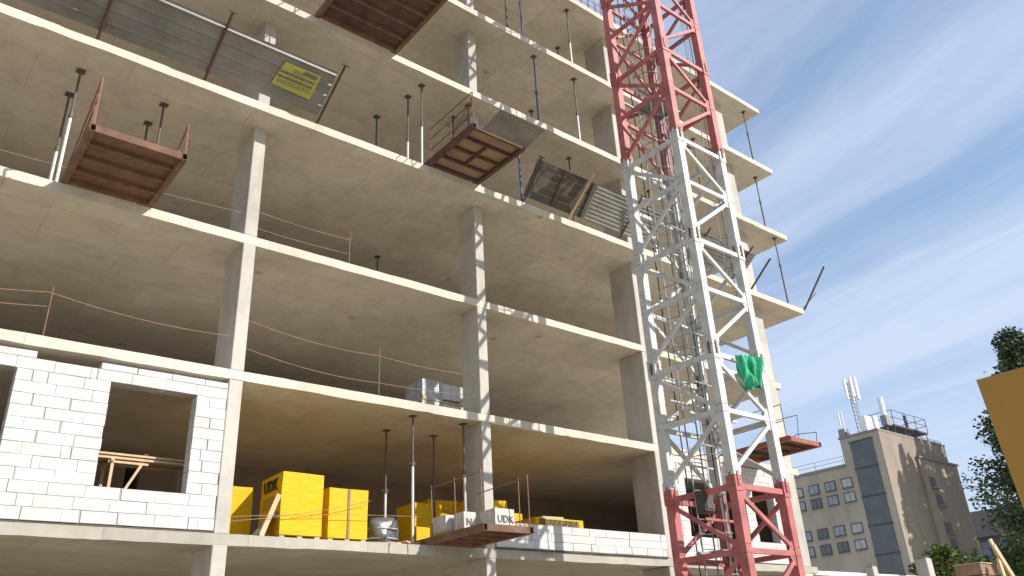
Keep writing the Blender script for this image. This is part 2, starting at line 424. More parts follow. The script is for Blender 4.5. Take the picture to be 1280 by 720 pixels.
prop_px(205, 131, 2, 'steel prop with pale foot behind the right rail of the red railed platform', 'galv', .45)
prop_px(472, 321, 2, 'dark stub of a steel prop deep inside the third open floor', 'prop_dark', .5)
prop_px(510, 121, 3, 'left of two pale steel props left of the plywood platform', 'galv', .5)
prop_px(527, 107, 3, 'right and taller of two pale steel props left of the plywood platform', 'galv', .55)
prop_px(471, 146, 3, 'lone dark steel prop deep between the yellow banner and the two pale props', 'prop_dark', .5)
prop_px(566, 147, 3, 'dark steel prop seen through the rail of the plywood platform', 'prop_dark', .5)
prop_px(585, 132, 3, 'pale steel prop at the rail corner of the plywood platform', 'galv', .6)
prop_px(711, 198, 3, 'dark steel prop whose head shows above the old board panel', 'prop_dark', .5)
prop_px(810, 238, 3, 'steel prop behind the corrugated screen inside the crane mast outline', 'galv', .6)
p = at(652, 246, -.45); prop(p.x, -.45, Z[3], Z[4] - TH, 'blue steel prop right of the plywood platform above the board panel', 'prop_blue', .55)
prop_px(968, 298, 3, 'thin dark steel prop at the lowest overhanging slab corner against the sky', 'prop_dark', .6)
prop_px(667, 71, 4, 'blue steel prop above the plywood platform on the floor over it', 'prop_blue', .5)
prop_px(717, 99, 4, 'pale grey steel prop on the same floor as the blue one, nearer the crane mast', 'galv', .5)
prop_px(664, 139, 4, 'dark steel prop head deep behind the blue prop', 'prop_dark', .5)
prop_px(944, 222, 4, 'thin dark steel prop at the middle overhanging slab corner against the sky', 'prop_dark', .6)
p = at(653, 42, -.45); prop(p.x, -.45, Z[5], Z[6] - TH, 'blue steel prop on the highest visible floor', 'prop_blue', .55)
p = at(634, 34, -.45); prop(p.x, -.45, Z[5], Z[6] - TH, 'brown steel prop beside the blue prop on the highest visible floor', 'prop_dark', .55)
prop_px(708, 13, 5, 'pale steel prop on the highest visible floor close to the crane mast', 'galv', .5)
prop_px(697, 60, 5, 'dark prop head deep inside the highest visible floor', 'prop_dark', .5)
prop_px(929, 140, 5, 'thin dark steel prop at the topmost overhanging slab corner against the sky', 'prop_dark', .6)
prop_px(483, 538, 0, 'steel prop standing behind the black plastic bundle on the storage floor', 'galv', .5)
prop_px(516, 520, 0, 'brightest white steel prop on the storage floor beside the yellow packages', 'galv', .62)
prop_px(542, 545, 0, 'dark thin steel prop between the white prop and the column on the storage floor', 'prop_dark', .6)
prop_px(579, 530, 0, 'steel prop touching the left side of the column on the storage floor', 'galv', .6)
p = at(852, 95, -.3); prop(p.x, -.3, Z[4], Z[5] - TH, 'dark steel prop seen through the red part of the crane mast', 'prop_dark', .5)

# ------------------------------------------------------------------ cantilever loading platforms
LG = 'cantilevered steel loading platforms'
def platform(x0, x1, y0, yr, z, label, deck, frame, beam_back, joists=4, cross=False, fh=.14, jm=None):
    t = thing('loading_platform', label, 'loading platform', ((x0+x1)/2, yr, z), LG)
    for x in (x0, x1 - .1):       # hollow side beams running back over the slab
        b = MB(); w = .012
        b.box(x, x+.1, y0, beam_back, z+.002, z+w).box(x, x+.1, y0, beam_back, z+fh-w, z+fh)
        b.box(x, x+w, y0, beam_back, z+w, z+fh-w).box(x+.1-w, x+.1, y0, beam_back, z+w, z+fh-w)
        b.build('side_beam', frame, t)
    for ya, yb in ((y0+.01, y0+.07), (yr-.07, yr)): MB().box(x0+.1, x1-.1, ya, yb, z+.004, z+fh-.005).build('edge_channel', frame, t)
    MB().box(x0+.101, x1-.101, y0+.03, yr+.0, z+fh-.03, z+fh-.006).build('deck', deck, t)
    for k in range(1, joists):
        y = y0 + (yr - y0) * k / joists
        MB().box(x0+.1, x1-.1, y-.025, y+.025, z+.02, z+fh-.031).build('joist', jm or frame, t)
    if cross:
        xm = (x0+x1)/2; y1 = y0 + (yr-y0)*.25; y2 = y0 + (yr-y0)*.75
        MB().box(xm-.025, xm+.025, y1+.03, y2-.03, z+.03, z+fh-.032).build('joist', frame, t)
    return t
def rail(t, pts_list, r, mat):
    for pts in pts_list: MB().tube(pts, r, 6).build('guard_rail', mat, t)

zD, zE, zF, zA, zC = Z[2], Z[3], Z[4], Z[0], Z[1]
t = platform(1.79, 3.40, -1.96, -.01, zD, 'rusty brown loading platform with red triangular side rails on the left', 'rust', 'rust', 1.1)
rail(t, [[(1.84, -1.93, zD+.14), (1.84, -1.90, zD+1.15)], [(1.84, -1.90, zD+1.15), (1.84, -.1, zD+.35)], [(1.84, -1.91, zD+.75), (1.84, -.5, zD+.14)], [(1.84, -1.75, zD+.14), (1.84, -1.72, zD+.9)]], .018, 'rebar')
rail(t, [[(3.35, -1.93, zD+.14), (3.35, -1.90, zD+.8)], [(3.35, -1.90, zD+.8), (3.35, -.9, zD+.14)], [(3.35, -1.6, zD+.14), (3.35, -1.45, zD+.5)]], .018, 'rebar')
t = platform(9.38, 10.98, -2.53, -.63, zE, 'loading platform with plywood deck, thin side rail and corrugated front flap', 'plywood', 'dark_rust', .6, 4, True)
rail(t, [[(9.42, y, zE+.14), (9.42, y, zE+1.06)] for y in (-2.5, -1.6, -.72)] + [[(9.42, -2.5, zE+h), (9.42, -.72, zE+h)] for h in (1.05, .75, .42)] + [[(9.42, -2.5, zE+.9), (9.42, -1.6, zE+.2)]], .014, 'rust')
def corrugated(x0, x1, a, b, pitch, amp, along_x=True, prof=(0, 1, 1, 0)):
    """sheet from line a=(y,z) to line b=(y,z); ribs along x"""
    mb = MB(); a = Vector((0, *a)); b = Vector((0, *b)); d = b - a; L = d.length; d.normalize(); nrm = Vector((1, 0, 0)).cross(d).normalized()
    if along_x:
        k = int(L / pitch * len(prof)); rows = []
        for i in range(k + 1):
            h = amp * prof[i % len(prof)]
            p = a + d * (L*i/k) + nrm*h; rows.append(p)
        n = len(rows)
        for sgn in (0, 1):
            off = nrm * (-.002 * sgn)
            mb.v += [tuple(p + off + Vector((x0, 0, 0))) for p in rows] + [tuple(p + off + Vector((x1, 0, 0))) for p in rows]
        for i in range(n-1):
            mb.f += [(i, i+1, n+i+1, n+i), (2*n+i, 3*n+i, 3*n+i+1, 2*n+i+1)]
        for q in ((0, n, 3*n, 2*n), (n-1, 3*n-1, 4*n-1, 2*n-1)): mb.f.append(q)
        for i in range(n-1): mb.f += [(i, 2*n+i, 2*n+i+1, i+1), (n+i, n+i+1, 3*n+i+1, 3*n+i)]
    else:
        k = int((x1 - x0) / pitch * 4); cols = []
        for i in range(k + 1):
            h = (0, amp, amp, 0)[i % 4]; cols.append(Vector((x0 + (x1-x0)*i/k, 0, 0)) + nrm*h)
        n = len(cols)
        for sgn in (0, 1):
            off = nrm * (-.002 * sgn)
            mb.v += [tuple(p + off + a) for p in cols] + [tuple(p + off + b) for p in cols]
        for i in range(n-1):
            mb.f += [(i, n+i, n+i+1, i+1), (2*n+i, 2*n+i+1, 3*n+i+1, 3*n+i)]
            mb.f += [(i, i+1, 2*n+i+1, 2*n+i), (n+i, 3*n+i, 3*n+i+1, n+i+1)]
        mb.f += [(0, 2*n, 3*n, n), (n-1, 2*n-1, 4*n-1, 3*n-1)]
    return mb
corrugated(9.62, 10.95, (-2.57, zE+.02), (-3.28, zE+.14), .1, .018, False).build('corrugated_flap', 'sheet', t)
t = platform(6.2, 8.47, -3.1, -.64, zF, 'large dark rusty loading platform cut by the top edge of the photo', 'dark_rust', 'rust', .6, 5)
rail(t, [[(6.25, y, zF+.14), (6.25, y, zF+1.1)] for y in (-3.0, -1.8, -.72)] + [[(6.25, -3.0, zF+h), (6.25, -.72, zF+h)] for h in (1.1, .6)], .016, 'rust')
t = platform(9.72, 10.98, -1.97, -.03, zA, 'low rusty loading platform carrying wrapped white blocks on the storage floor', 'plywood', 'rust', 1.0, 4)
rail(t, [[(9.76, y, zA+.14), (9.74, y, zA+1.2)] for y in (-1.9, -1.0, -.15)] + [[(9.75, -1.9, zA+1.15), (9.75, -.15, zA+1.15)]] +
     [[(10.94, y, zA+.14), (10.95, y, zA+1.2)] for y in (-1.9, -1.6, -.15)] + [[(10.95, -1.9, zA+1.15), (10.95, -.15, zA+1.12)]], .012, 'rebar')
t = platform(20.55, 22.2, -2.2, -.03, zC, 'red edged loading platform with bent wire rails right of the crane mast', 'dark_rust', 'rust_red', .9, 4, jm='dark_rust')
rail(t, [[(22.15, -1.5, zC+.14), (22.3, -1.55, zC+1.15)], [(22.3, -1.55, zC+1.15), (21.6, -.3, zC+1.0)], [(22.15, -2.1, zC+.14), (22.15, -2.15, zC+.45)], [(22.15, -2.15, zC+.45), (22.2, -1.5, zC+.55), (21.8, -.6, zC+.14)],
         [(20.6, -2.1, zC+.14), (20.6, -2.1, zC+1.1)], [(20.6, -.2, zC+.14), (20.6, -.2, zC+1.1)], [(20.6, -2.1, zC+1.08), (20.6, -.2, zC+1.08)], [(20.6, -2.1, zC+.6), (20.6, -.2, zC+.6)]], .012, 'prop_dark')

# ------------------------------------------------------------------ outward leaning catch screens on the fourth slab
def pole(mb, x, y1, z1, y0=-.60, z0=13.0):
    mb.tube([(x, y0, z0), (x, y1, z1)], .03, 8)
LS0, LS1 = (-.72, 13.13), (-1.66, 13.72)
t = thing('catch_screen', 'long grey corrugated metal catch screen with a yellow banner at upper left', 'catch screen', (3, -.62, 13.0), 'metal catch screens leaning out of the slab edge')
for x0, x1, dz in ((-2.2, 1.35, .0), (1.3, 3.95, .012), (3.9, 6.35, .0)):
    corrugated(x0, x1, (LS0[0], LS0[1]+dz), (LS1[0], LS1[1]+dz), .26, .03, True, (0, 0, 0, 0, 0, 0, 0, 1, 1)).build('corrugated_sheet', 'sheet', t)
for x, y1, z1 in ((1.80, -1.75, 13.72), (3.87, -1.94, 13.84), (6.42, -1.88, 13.79), (-1.0, -1.8, 13.78)):
    mb = MB(); mb.tube([(x, -.57, 13.0), (x, y1, z1 - .0)], .03, 8); mb.box(x-.06, x+.06, -.61, -.50, 13.0, 13.012); mb.tube([(x-.09, y1, z1), (x+.09, y1, z1)], .02, 6)
    mb.build('support_pole', 'dark_rust', t)
# banner lies on the underside (outer face) of the sheet
d = Vector((0, LS1[0]-LS0[0], LS1[1]-LS0[1])).normalized(); nrm = Vector((0, -d.z, d.y)).normalized()
if nrm.z > 0: nrm = -nrm
def on_sheet(x, s, off): return Vector((x, LS0[0], LS0[1])) + d*s + nrm*off
bn = MB(); X0, X1, S0, S1 = 5.12, 6.05, .28, .88
bn.prism([on_sheet(X0+.1, S1, .03), on_sheet(X1, S1, .03), on_sheet(X1-.02, S0, .03), on_sheet(X0, S0+.05, .03)],
         [on_sheet(X0+.1, S1, .036), on_sheet(X1, S1, .036), on_sheet(X1-.02, S0, .036), on_sheet(X0, S0+.05, .036)])
bo = bn.build('banner', 'banner', t)
ink = MB()
def word(x0, x1, s, h):
    ink.prism([on_sheet(x0, s, .038), on_sheet(x1, s, .038), on_sheet(x1, s-h, .038), on_sheet(x0, s-h, .038)], [on_sheet(x0, s, .041), on_sheet(x1, s, .041), on_sheet(x1, s-h, .041), on_sheet(x0, s-h, .041)])
word(5.68, 5.98, .84, .095)
for s, h, xa, xb in ((.69, .06, 5.2, 5.98), (.58, .06, 5.18, 5.97)):
    x = xa
    while x < xb:
        L = random.uniform(.07, .16); word(x, min(x+L, xb), s, h); x += L + .012
for s in (.79, .745, .48, .43):
    x = 5.45 if s > .7 else 5.2
    lim = 5.66 if s > .7 else 5.95
    while x < lim:
        L = random.uniform(.03, .08); word(x, x+L, s, .022); x += L + .02
ink.build('banner_print', 'print_grey', bo)

RS0, RS1 = (-.70, 13.13), (-1.42, 13.93)
t = thing('catch_screen', 'dark screen of old boards beside corrugated sheet above the middle of the facade', 'catch screen', (14.5, -.62, 13.0), 'metal catch screens leaning out of the slab edge')
dR = Vector((0, RS1[0]-RS0[0], RS1[1]-RS0[1])); nR = Vector((0, dR.z, -dR.y)).normalized()
bd = MB()
for k in range(5):
    a = k/5 + .004; b = (k+1)/5 - .004; o1 = random.uniform(0, .008)
    A = [Vector((12.42+random.uniform(-.02, .02), RS0[0], RS0[1])) + dR*a + nR*o1, Vector((14.62+random.uniform(-.02, .02), RS0[0], RS0[1])) + dR*a + nR*o1, Vector((14.62, RS0[0], RS0[1])) + dR*b + nR*o1, Vector((12.42, RS0[0], RS0[1])) + dR*b + nR*o1]
    bd.prism(A, [p + nR*.025 for p in A])
bd.build('board_panel', 'oldboard', t)
for x in (12.55, 13.4, 14.5): bt = MB(); bt.bar(Vector((x, RS0[0], RS0[1])) + dR*.02 - nR*.03, Vector((x, RS0[0], RS0[1])) + dR*.98 - nR*.03, .08, .04); bt.build('batten', 'oldboard', t)
corrugated(14.66, 17.5, RS0, RS1, .115, .011).build('corrugated_sheet', 'sheet', t)
for x, y1, z1, m in ((12.5, -1.45, 14.0, 'prop_dark'), (14.15, -1.75, 13.95, 'wood'), (16.2, -1.7, 13.95, 'prop_dark')):
    if m == 'wood': MB().bar((x, -.55, 13.0), (x, y1-.02, z1-.03), .07, .04).build('support_pole', 'wood', t)
    else:
        mb = MB().tube([(x, -.57, 13.0), (x, y1, z1)], .03, 8); mb.tube([(x-.1, y1, z1), (x+.1, y1, z1)], .02, 6); mb.build('support_pole', m, t)
t = thing('catch_screen', 'short corrugated metal screen seen through the white part of the crane mast', 'catch screen', (20, -.62, 13.0), 'metal catch screens leaning out of the slab edge')
corrugated(18.9, 21.9, RS0, (-1.5, 13.75), .115, .011).build('corrugated_sheet', 'sheet', t)
for x in (19.3, 21.5):
    MB().tube([(x, -.57, 13.0), (x, -1.7, 13.85)], .03, 8).build('support_pole', 'prop_dark', t)
for i, (px0, py0, px1, py1, lab) in enumerate(((1003, 376, 1030, 333, 'dark steel tube leaning out from the outer slab corner into the sky'), (936, 348, 963, 323, 'dark steel tube leaning out beside the right column into the sky'))):
    b = at(px0, py0, -.56); e = atx(px1, py1, b.x)
    o = MB().tube([(b.x, -.56, Z[3]+.03), e], .035, 8).build('leaning_tube', 'prop_dark')
    tag(o, lab, 'steel tube', 'steel tubes leaning out of the slab edge')
b = at(1003, 376, -.56)
o = MB().tube([(b.x-.1, -.5, Z[3]+.02), atx(1020, 366, b.x)], .012, 6).build('rebar_rod', 'rebar'); tag(o, 'thin rusty rod at the outer slab corner below the leaning tube', 'rebar rod')

# ------------------------------------------------------------------ guard ropes and their rebar posts
def sag(a, b, s, n=14):
    a = Vector(a); b = Vector(b)
    return [a.lerp(b, i/n) - Vector((0, 0, s*4*(i/n)*(1-i/n))) for i in range(n+1)]
ropes = [
 ((-1.5, .1, 7.75), (2.0, .1, 7.95), .12, 'upper orange guard rope left of the rebar post on the second floor'),
 ((2.0, .1, 7.95), (5.2, .12, 7.82), .1, 'orange guard rope running from the rebar post to the first column'),
 ((-1.5, .1, 7.5), (2.0, .1, 7.68), .1, 'lower orange guard rope left of the rebar post on the second floor'),
 ((5.55, .1, 8.22), (8.56, .1, 8.05), .1, 'upper orange guard rope between the first column and the thin post'),
 ((8.56, .1, 8.05), (11.25, .12, 8.08), .06, 'upper orange guard rope between the thin post and the middle column'),
 ((5.55, .1, 7.62), (8.56, .1, 7.42), .1, 'lower orange guard rope between the first column and the thin post'),
 ((8.56, .1, 7.42), (11.25, .12, 7.56), .03, 'lower orange guard rope between the thin post and the middle column'),
 ((5.55, .1, 10.74), (7.71, .1, 10.72), .03, 'upper guard rope right of the first column on the third floor'),
 ((5.55, .1, 10.34), (7.71, .1, 10.36), .03, 'lower guard rope right of the first column on the third floor'),
 ((5.55, .05, 4.28), (8.4, .05, 4.86), .05, 'thin wire crossing the tallest yellow package just above its foot'),
 ((5.55, .05, 4.36), (9.6, .05, 4.62), -.04, 'thin wire crossing both sunlit yellow packages'),
 ((-1.5, .12, 10.45), (5.24, .12, 10.62), .06, 'pale guard rope behind the rusty railed platform on the third floor'),
]
for a, b, s, lab in ropes:
    o = MB().tube(sag(a, b, s), .0055, 5).build('guard_rope', 'wire'); tag(o, lab, 'rope', 'guard ropes along the slab edges')
for x, y, z0, h, lab in ((2.03, .1, Z[1], .95, 'thin rusty rebar post holding guard ropes left of the first column'), (8.56, .1, Z[1], 1.15, 'thin rusty rebar post holding guard ropes between the two columns'),
                  (7.72, .1, Z[2], .86, 'thin rebar post holding guard ropes on the third floor')):
    o = MB().tube([(x, y, z0+.001), (x+.01, y, z0+h)], .011, 6).build('rebar_post', 'rebar'); tag(o, lab, 'post', 'rebar posts along the slab edges')

# ------------------------------------------------------------------ yellow packages and other stored material
YG = 'yellow film wrapped packages of insulation'
def wobbly_box(x0, x1, y0, y1, z0, z1, j=.012, n=7):
    """box whose film skin bulges a little"""
    mb = MB()
    def grid(f):
        k = len(mb.v)
        for i in range(n+1):
            for q in range(n+1): mb.v.append(f(i/n, q/n))
        for i in range(n):
            for q in range(n): mb.f.append((k+i*(n+1)+q, k+(i+1)*(n+1)+q, k+(i+1)*(n+1)+q+1, k+i*(n+1)+q+1))
    cx, cy, cz = (x0+x1)/2, (y0+y1)/2, (z0+z1)/2
    ph = [random.uniform(0, 6) for _ in range(6)]
    def w(p):
        x, y, z = p
        a = j*(math.sin(3.1*x+ph[0]+5*z)+math.sin(7*z+ph[1]+2*y)*.6); b = j*(math.sin(4*x+ph[2]-3*z)+math.sin(6*y+ph[3])*.5); c = j*.6*math.sin(5*x+ph[4]+4*y)
        return (x + a*(1 if x > cx else -1)*.6, y + b*.6, z + (c if z > cz else 0))
    lerp = lambda a, b, t: a + (b-a)*t
    grid(lambda u, v: w((lerp(x0, x1, u), y0, lerp(z0, z1, v))))
    grid(lambda u, v: w((lerp(x1, x0, u), y1, lerp(z0, z1, v))))
    grid(lambda u, v: w((x0, lerp(y1, y0, u), lerp(z0, z1, v))))
    grid(lambda u, v: w((x1, lerp(y0, y1, u), lerp(z0, z1, v))))
    grid(lambda u, v: w((lerp(x0, x1, u), lerp(y0, y1, v), z1)))
    grid(lambda u, v: w((lerp(x0, x1, u), lerp(y1, y0, v), z0)))
    return mb
def package(x0, x1, y0, y1, z0, z1, label, pallet=True, j=.012, mat='yellow'):
    t = thing('yellow_package', label, 'package', ((x0+x1)/2, (y0+y1)/2, z0), YG)
    zp = z0 + (.1 if pallet else .002)
    if pallet:
        mb = MB()
        for k in range(3):
            x = x0 + .02 + (x1-x0-.14)*k/2; mb.box(x, x+.1, y0+.02, y1-.02, z0+.002, z0+.08)
        mb.box(x0+.01, x1-.01, y0+.02, y1-.02, z0+.08, z0+.099)
        mb.build('pallet', 'wood', t)
    o = wobbly_box(x0, x1, y0, y1, zp - .03, z1, j).build('wrapped_block', mat, t, smooth=True)
    em = o.modifiers.new('edges', 'EDGE_SPLIT'); em.split_angle = R_(50)
    return t
def print_lines(t, x0, x1, y, z0, z1, rows, mat='black_print', frac=.7):
    mb = MB(); h = (z1-z0)/rows
    for r in range(rows):
        x = x0; zt = z1 - r*h
        while x < x1:
            L = random.uniform(.03, .12); mb.box(x, min(x+L, x1), y-.006, y-.002, zt-h*frac, zt); x += L + random.uniform(.01, .03)
    return mb.build('print', mat, t)
t = package(6.53, 7.39, .16, 1.15, zA, 5.30, 'tall yellow package with black lettering, largest on the storage floor', j=.008)
text_mb('UDK', .30, (6.515, 1.0, 5.0), (0, -1, 0), (0, 0, 1), (-1, 0, 0), .004, .012).build('lettering', 'black_print', t)
mb = MB()
for r in range(5):
    y = .95
    while y > .35:
        L = random.uniform(.05, .14); mb.box(6.508, 6.512, max(y-L, .3), y, 4.86-r*.05, 4.875-r*.05); y -= L + .025
mb.build('print', 'print_grey', t)
t = package(7.55, 8.42, .2, 1.1, zA, 5.09, 'yellow package with a vertical built-in shadow strip right of the tallest yellow package', j=.006)
MB().box(7.96, 8.01, .178, .19, zA+.08, 5.08).build('shadow_strip', 'plywood', t)  # cast shadow strip modelled as a thin dark bar on the film
package(5.62, 6.40, 1.25, 2.1, zA, 5.18, 'shaded yellow package between the first column and the tallest yellow package')
package(10.45, 11.2, 1.6, 2.4, zA, 5.26, 'shaded yellow package behind the bright white prop', j=.01)
package(9.95, 10.3, .75, 1.15, zA, 4.55, 'small low yellow package in sunlight behind the low rusty platform', False, .006)
package(11.75, 12.72, 1.0, 1.9, zA, 5.36, 'yellow package behind the middle column with a bright sunlit corner')
package(11.5, 12.4, 2.6, 3.5, zA, 5.60, 'shaded yellow package farthest back left of the middle column')
package(13.1, 14.05, 2.0, 2.9, zA, 5.30, 'shaded yellow package behind the wire rails of the low platform')
t = package(13.08, 14.66, .38, 1.5, zA, 4.91, 'wide yellow package with black print behind the white block parapet', j=.005)
print_lines(t, 13.2, 14.5, .362, 4.62, 4.87, 4)
text_mb('UDK', .11, (13.3, .362, 4.66 - .13), (1, 0, 0), (0, 0, 1), (0, -1, 0), .003, .003).build('lettering', 'black_print', t)
o = MB().box(13.6, 14.3, .7, 1.2, 4.93, 5.02, .01).build('grey_block', 'rough_concrete'); tag(o, 'grey concrete block lying on the wide printed yellow package', 'block')

# wrapped block stacks on the low platform
WG = 'wrapped white block stacks'
def stack(x0, x1, y0, y1, z0, z1, label, txt, tsize, mat='kraft'):
    t = thing('block_stack', label, 'block stack', ((x0+x1)/2, (y0+y1)/2, z0), WG)
    mb = MB()
    for k in range(3):
        x = x0 + (x1-x0-.09)*k/2; mb.box(x, x+.09, y0, y1, z0+.002, z0+.07)
    mb.box(x0-.01, x1+.01, y0-.01, y1, z0+.07, z0+.09); mb.build('pallet', 'wood', t)
    o = wobbly_box(x0, x1, y0, y1, z0+.095, z1, .006, 6).build('wrapped_blocks', mat, t, smooth=True)
    em = o.modifiers.new('edges', 'EDGE_SPLIT'); em.split_angle = R_(50)
    if txt:
        text_mb(txt, tsize, (x0+.05, y0-.012, z0+.14), (1, 0, 0), (0, 0, 1), (0, -1, 0), .004, .004).build('lettering', 'print_grey', t)
    return t
a = at(606, 652, -1.6); b = at(632, 634, -1.6)
stack(10.38, 10.88, -1.5, -1.0, zA+.137, 4.60, 'white wrapped block stack with dark lettering at the front of the low platform', 'UDK', .2)
stack(10.0, 10.3, -.95, -.6, zA+.137, 4.60, 'small white wrapped stack marked with one letter on the low platform', 'N', .2)
stack(9.86, 10.5, -.5, -.02, zA+.137, 4.60, 'grey wrapped block stack at the back of the low platform beside the column', None, 0)
# black plastic bundle
t = thing('plastic_bundle', 'shiny black plastic wrapped bundle right of the yellow packages', 'bundle', (9.1, .9, zA))
mb = MB()
n, m = 14, 9
for i in range(m+1):
    f = i/m; zz = zA + .01 + .62*f; r = .36*(1 - .25*abs(f-.45)**1.5) * (1 if f < .93 else .75)
    for k in range(n):
        a = 2*math.pi*k/n; rr = r*(1+.14*math.sin(3*a+4*f)+.07*math.sin(5*a-6*f)+random.uniform(-.06, .06)); mb.v.append((9.12+rr*math.cos(a), .85+rr*.9*math.sin(a), zz))
for i in range(m):
    for k in range(n): mb.f.append((i*n+k, i*n+(k+1) % n, (i+1)*n+(k+1) % n, (i+1)*n+k))
mb.f.append(tuple(m*n+k for k in range(n)))
mb.build('film_wrap', 'black_film', t, smooth=True)
mb = MB()
for f in (.3, .62): mb.tube([(9.12+.37*math.cos(a), .85+.335*math.sin(a), zA+.62*f) for a in [i*math.pi/10 for i in range(21)]], .012, 5)
mb.build('binding_wire', 'galv', t)
# film heap, planks and offcuts
mb = MB(); n = 8
for i in range(n+1):
    for k in range(n+1): mb.v.append((6.12+.42*i/n + random.uniform(-.02, .02), .25+.55*k/n, zA+.005 + (.62*(i/n)**1.3)*(1-.35*abs(k/n-.5)) + random.uniform(0, .05)))
for i in range(n):
    for k in range(n): mb.f.append((i*(n+1)+k, (i+1)*(n+1)+k, (i+1)*(n+1)+k+1, i*(n+1)+k+1))
o = mb.build('plastic_sheet', 'film'); tag(o, 'crumpled grey plastic film heaped against the tallest yellow package', 'plastic sheet')
o = MB().bar((6.16, .10, zA+.01), (6.47, .14, zA+.80), .09, .03, (0, 1, 0)).build('plank', 'wood'); tag(o, 'pale plank leaning on the side of the tallest yellow package', 'plank')
for k, (x0, y0, x1, y1, z, lab) in enumerate(((8.55, .25, 9.4, .32, .02, 'short timber offcut lying at the slab edge under the black bundle'), (8.9, .4, 9.75, .28, .05, 'timber offcut crossing another one beside the white prop'), (8.6, .55, 9.6, .6, .03, 'timber offcut lying behind the others next to the black bundle'), (9.3, .2, 10.0, .7, .08, 'longer timber offcut pointing into the floor right of the white prop'))):
    o = MB().bar((x0, y0, zA+z), (x1, y1, zA+z+.03), .09, .03).build('timber_offcut', 'wood'); tag(o, lab, 'timber offcut', 'timber offcuts on the storage floor')
# pallet of blocks wrapped in film one floor up
t = thing('block_pallet', 'film wrapped pallets of white blocks beside the middle column on the second floor', 'block pallet', (10.9, 1.4, zC))
for k in range(2):
    za = zC + .1 + k*.48
    mb = MB()
    for i in range(3):
        for r in range(2): mb.box(10.32+i*.42, 10.32+i*.42+.41, 1.05, 1.75, za+r*.2, za+r*.2+.195, .003)
    mb.build('block_layer', 'block', t)
    MB().box(10.28, 11.6, 1.0, 1.8, za-.09, za-.065).box(10.3, 10.4, 1.0, 1.8, za-.065, za-.004).box(11.4, 11.5, 1.0, 1.8, za-.065, za-.004).build('pallet', 'wood', t)
wobbly_box(10.29, 10.9, 1.02, 1.78, zC+.02, zC+1.0, .008).build('film_wrap', 'film', t, smooth=True)
# trestle seen through the window opening
t = thing('work_trestle', 'timber work platform on wooden trestle frames seen through the window opening', 'trestle', (4.0, 1.0, zA))
for k in range(3):
    MB().box(2.0+.1*k, 5.15-.12*k, .74+k*.23, .95+k*.23, 5.42+.012*(k % 2), 5.455+.012*(k % 2)).build('deck_plank', 'wood', t)
for y in (.8, 1.35):
    MB().bar((2.0, y, 5.385), (5.1, y, 5.385), .05, .05).build('bearer', 'wood', t)
MB().box(4.15, 4.45, .9, 1.3, 5.47, 5.53).build('loose_block', 'oldboard', t)
for x in (3.58, 4.95, 2.2):
    mb = MB()
    for y in (.78, 1.36): mb.bar((x, y, zA), (x+.02, y, 5.36), .05)
    mb.bar((x, .7, 5.33), (x, 1.5, 5.33), .05); mb.bar((x, .8, 4.6), (x, 1.34, 4.6), .04)
    mb.bar((x+.1, .76, 4.45), (x+.52, .76, 5.32), .045); mb.bar((x-.06, .76, 5.3), (x+.62, .76, 5.3), .04)
    mb.build('trestle_frame', 'wood', t)
# ------------------------------------------------------------------ tower crane mast
TX, TY, TW = 13.42, -5.2, 1.8
J = [-.1, 2.09, 4.83, 7.57, 10.31, 13.05, 15.79, 18.53, 21.27, 24.01, 26.75]
mast = thing('tower_crane_mast', 'red and white lattice mast of a tower crane standing in front of the facade', 'crane mast', (TX+TW/2, TY+TW/2, 0))
L = .19
corners = [(TX, TY), (TX+TW-L, TY), (TX+TW-L, TY+TW-L), (TX, TY+TW-L)]      # FL, FR, BR, BL (min corner of the leg box)
ctr = [(x+L/2, y+L/2) for x, y in corners]
